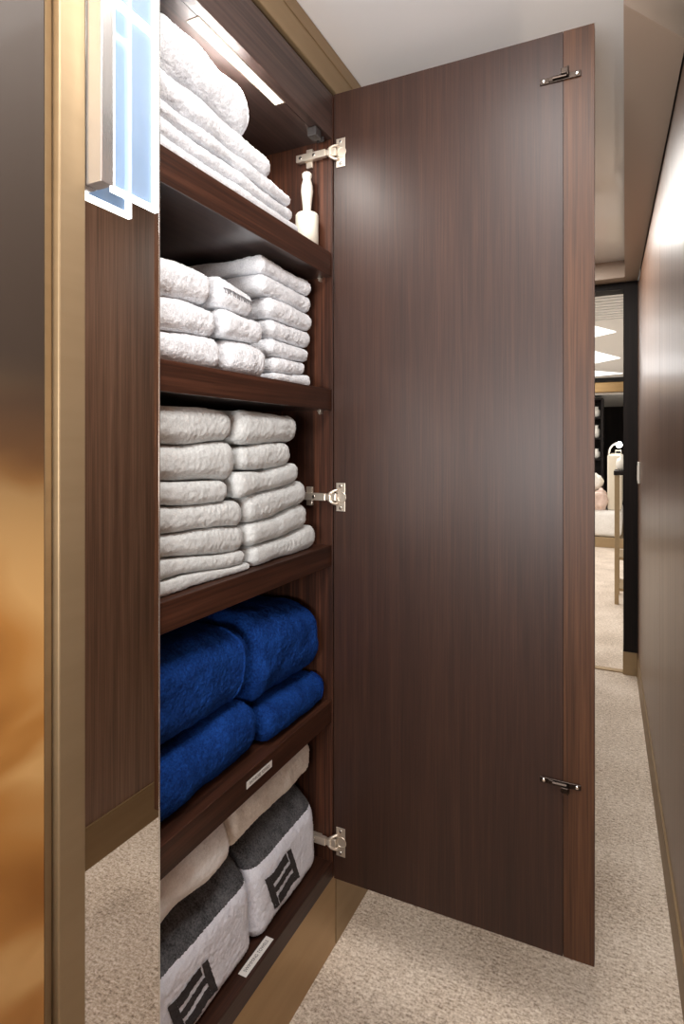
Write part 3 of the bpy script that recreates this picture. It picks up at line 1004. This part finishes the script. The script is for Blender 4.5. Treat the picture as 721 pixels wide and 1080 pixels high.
# reading lamp on the headboard
rl = empty('reading_lamp', (-0.155, 7.5, 1.06), 'curved reading lamp with a bright head on the cream headboard', 'lamp')
pts = [(-0.215, 7.50, 1.0605)]
for k in range(1, 12):
    a = k / 11
    pts.append((-0.215 + 0.08 * (1 - math.cos(a * PI / 2)), 7.50, 1.0605 + 0.125 * math.sin(a * PI / 2)))
MB().tube(pts, 0.010, 10).build('arm', M['white_plastic'], rl)
MB().lathe((-0.133, 7.50, 1.186), (0.6, -0.75, -0.25), [(0.012, -0.02), (0.020, 0.0), (0.026, 0.02), (0.022, 0.021)], 20).build('lamp_head', M['white_plastic'], rl)
MB().lathe((-0.133 + 0.6 * 0.022, 7.50 - 0.75 * 0.022, 1.186 - 0.25 * 0.022), (0.6, -0.75, -0.25), [(0.024, 0.0), (0.034, 0.012), (0.036, 0.022), (0.030, 0.036), (0.012, 0.044)], 20).build('lens', M['spot_glow'], rl)
# small clock on the headboard
b = MB()
b.box((-0.15, 7.58, 1.0605), (-0.085, 7.61, 1.115), 0.004)
ck = b.build('clock', M['white_plastic'])
tag(ck, 'small white clock with a dark face on the headboard under the lamp', 'clock')
MB().box((-0.143, 7.578, 1.073), (-0.093, 7.5799, 1.103), 0.0005).build('clock_face', M['black'], ck)

# dark display shelf at the left with pale things on it
ds = empty('display_shelf', (-1.0, 9.4, 0), 'dark open display shelf against the wall, far beyond the doorway', 'shelf')
b = MB()
b.box((-1.6, 9.2, 0.0), (-0.34, 9.22 + 0.4, 0.05))
MB().box((-1.6, 9.58, 0.05), (-0.34, 9.62, 1.84)).build('back_panel', M['black_wood'], ds)
b.build('base', M['black_wood'], ds)
for z in (0.55, 0.95, 1.25, 1.55, 1.82):
    MB().box((-1.57, 9.2, z), (-0.37, 9.579, z + 0.025)).build('shelf', M['black_wood'], ds)
MB().box((-0.369, 9.2, 0.0505), (-0.34, 9.579, 1.845)).build('side_panel', M['black_wood'], ds)
MB().box((-1.60, 9.2, 0.0505), (-1.571, 9.579, 1.845)).build('side_panel', M['black_wood'], ds)
for k, (z, hgt, r, lbl) in enumerate(((1.5755, 0.15, 0.05, 'white jar on the upper level of the dark display shelf'),
                                      (1.2755, 0.18, 0.045, 'white bottle on the middle level of the dark display shelf'),
                                      (0.9755, 0.14, 0.05, 'white pot on the lower level of the dark display shelf'))):
    b = MB()
    b.lathe((-0.43, 9.33, z), (0, 0, 1), [(r * .7, 0), (r, hgt * .15), (r, hgt * .6), (r * .5, hgt * .8), (r * .55, hgt)], 24)
    tag(b.build(['jar', 'bottle', 'pot'][k], M['white_plastic']), lbl, ['jar', 'bottle', 'pot'][k])

# ------------------------------------------------------------------ light
def area(name, loc, size, size_y, power, col=(1, 0.94, 0.86), rot=(0, 0, 0)):
    l = bpy.data.lights.new(name, 'AREA')
    l.shape = 'RECTANGLE'
    l.size, l.size_y, l.energy, l.color = size, size_y, power, col
    o = bpy.data.objects.new(name, l)
    o.location, o.rotation_euler = loc, rot
    C.objects.link(o)
    return o
area('corridor_downlight', (-0.10, 0.45, CEIL - 0.01), 0.35, 0.8, 11.5, (1, 0.975, 0.95))
area('corridor_downlight', (-0.30, 2.5, CEIL - 0.01), 0.25, 1.0, 14, (1, 0.96, 0.91))
area('corridor_glow', (-0.22, -1.58, 1.55), 0.75, 1.0, 5, (1, 0.98, 0.96), (math.radians(90), 0, 0))  # unseen fill added behind the camera for more ambient light
area('bounce_lamp', (-0.20, -0.55, 1.1), 0.5, 0.5, 24, (1, 0.98, 0.97), (math.radians(148), 0, 0))  # unseen upward fill added to brighten the ceiling and door top
area('room_downlight', (-1.4, 5.0, RC - 0.03), 1.2, 1.8, 42, (1, 0.985, 0.98))
area('room_downlight', (-1.4, 7.6, RC - 0.02), 1.4, 1.8, 42, (1, 0.985, 0.98))
area('cupboard_light', ((cx0 + cx1) / 2, (cy0 + cy1) / 2, ZT - 0.003), 0.016, 0.26, 2.0, (1, 0.96, 0.90))

w = bpy.data.worlds.new('surroundings')
bpy.context.scene.world = w
w.use_nodes = True
bg = w.node_tree.nodes['Background']
bg.inputs['Color'].default_value = (1.0, 0.98, 0.95, 1)
bg.inputs['Strength'].default_value = 0.8

# ------------------------------------------------------------------ camera
cam = bpy.data.cameras.new('camera')
cam.sensor_fit = 'HORIZONTAL'
cam.sensor_width = 36.0
cam.lens = F_PX / 721.0 * 36.0
cam.shift_x = 0.0
cam.shift_y = -(540.0 - HY) / 721.0
cam.clip_start = 0.02
co = bpy.data.objects.new('camera', cam)
co.location = (0, 0, CAM_Z)
co.rotation_euler = (PI / 2, 0, YAW)
C.objects.link(co)
bpy.context.scene.camera = co

vs = bpy.context.scene.view_settings
vs.view_transform = 'Standard'
vs.look = 'None'
vs.exposure = 0.30
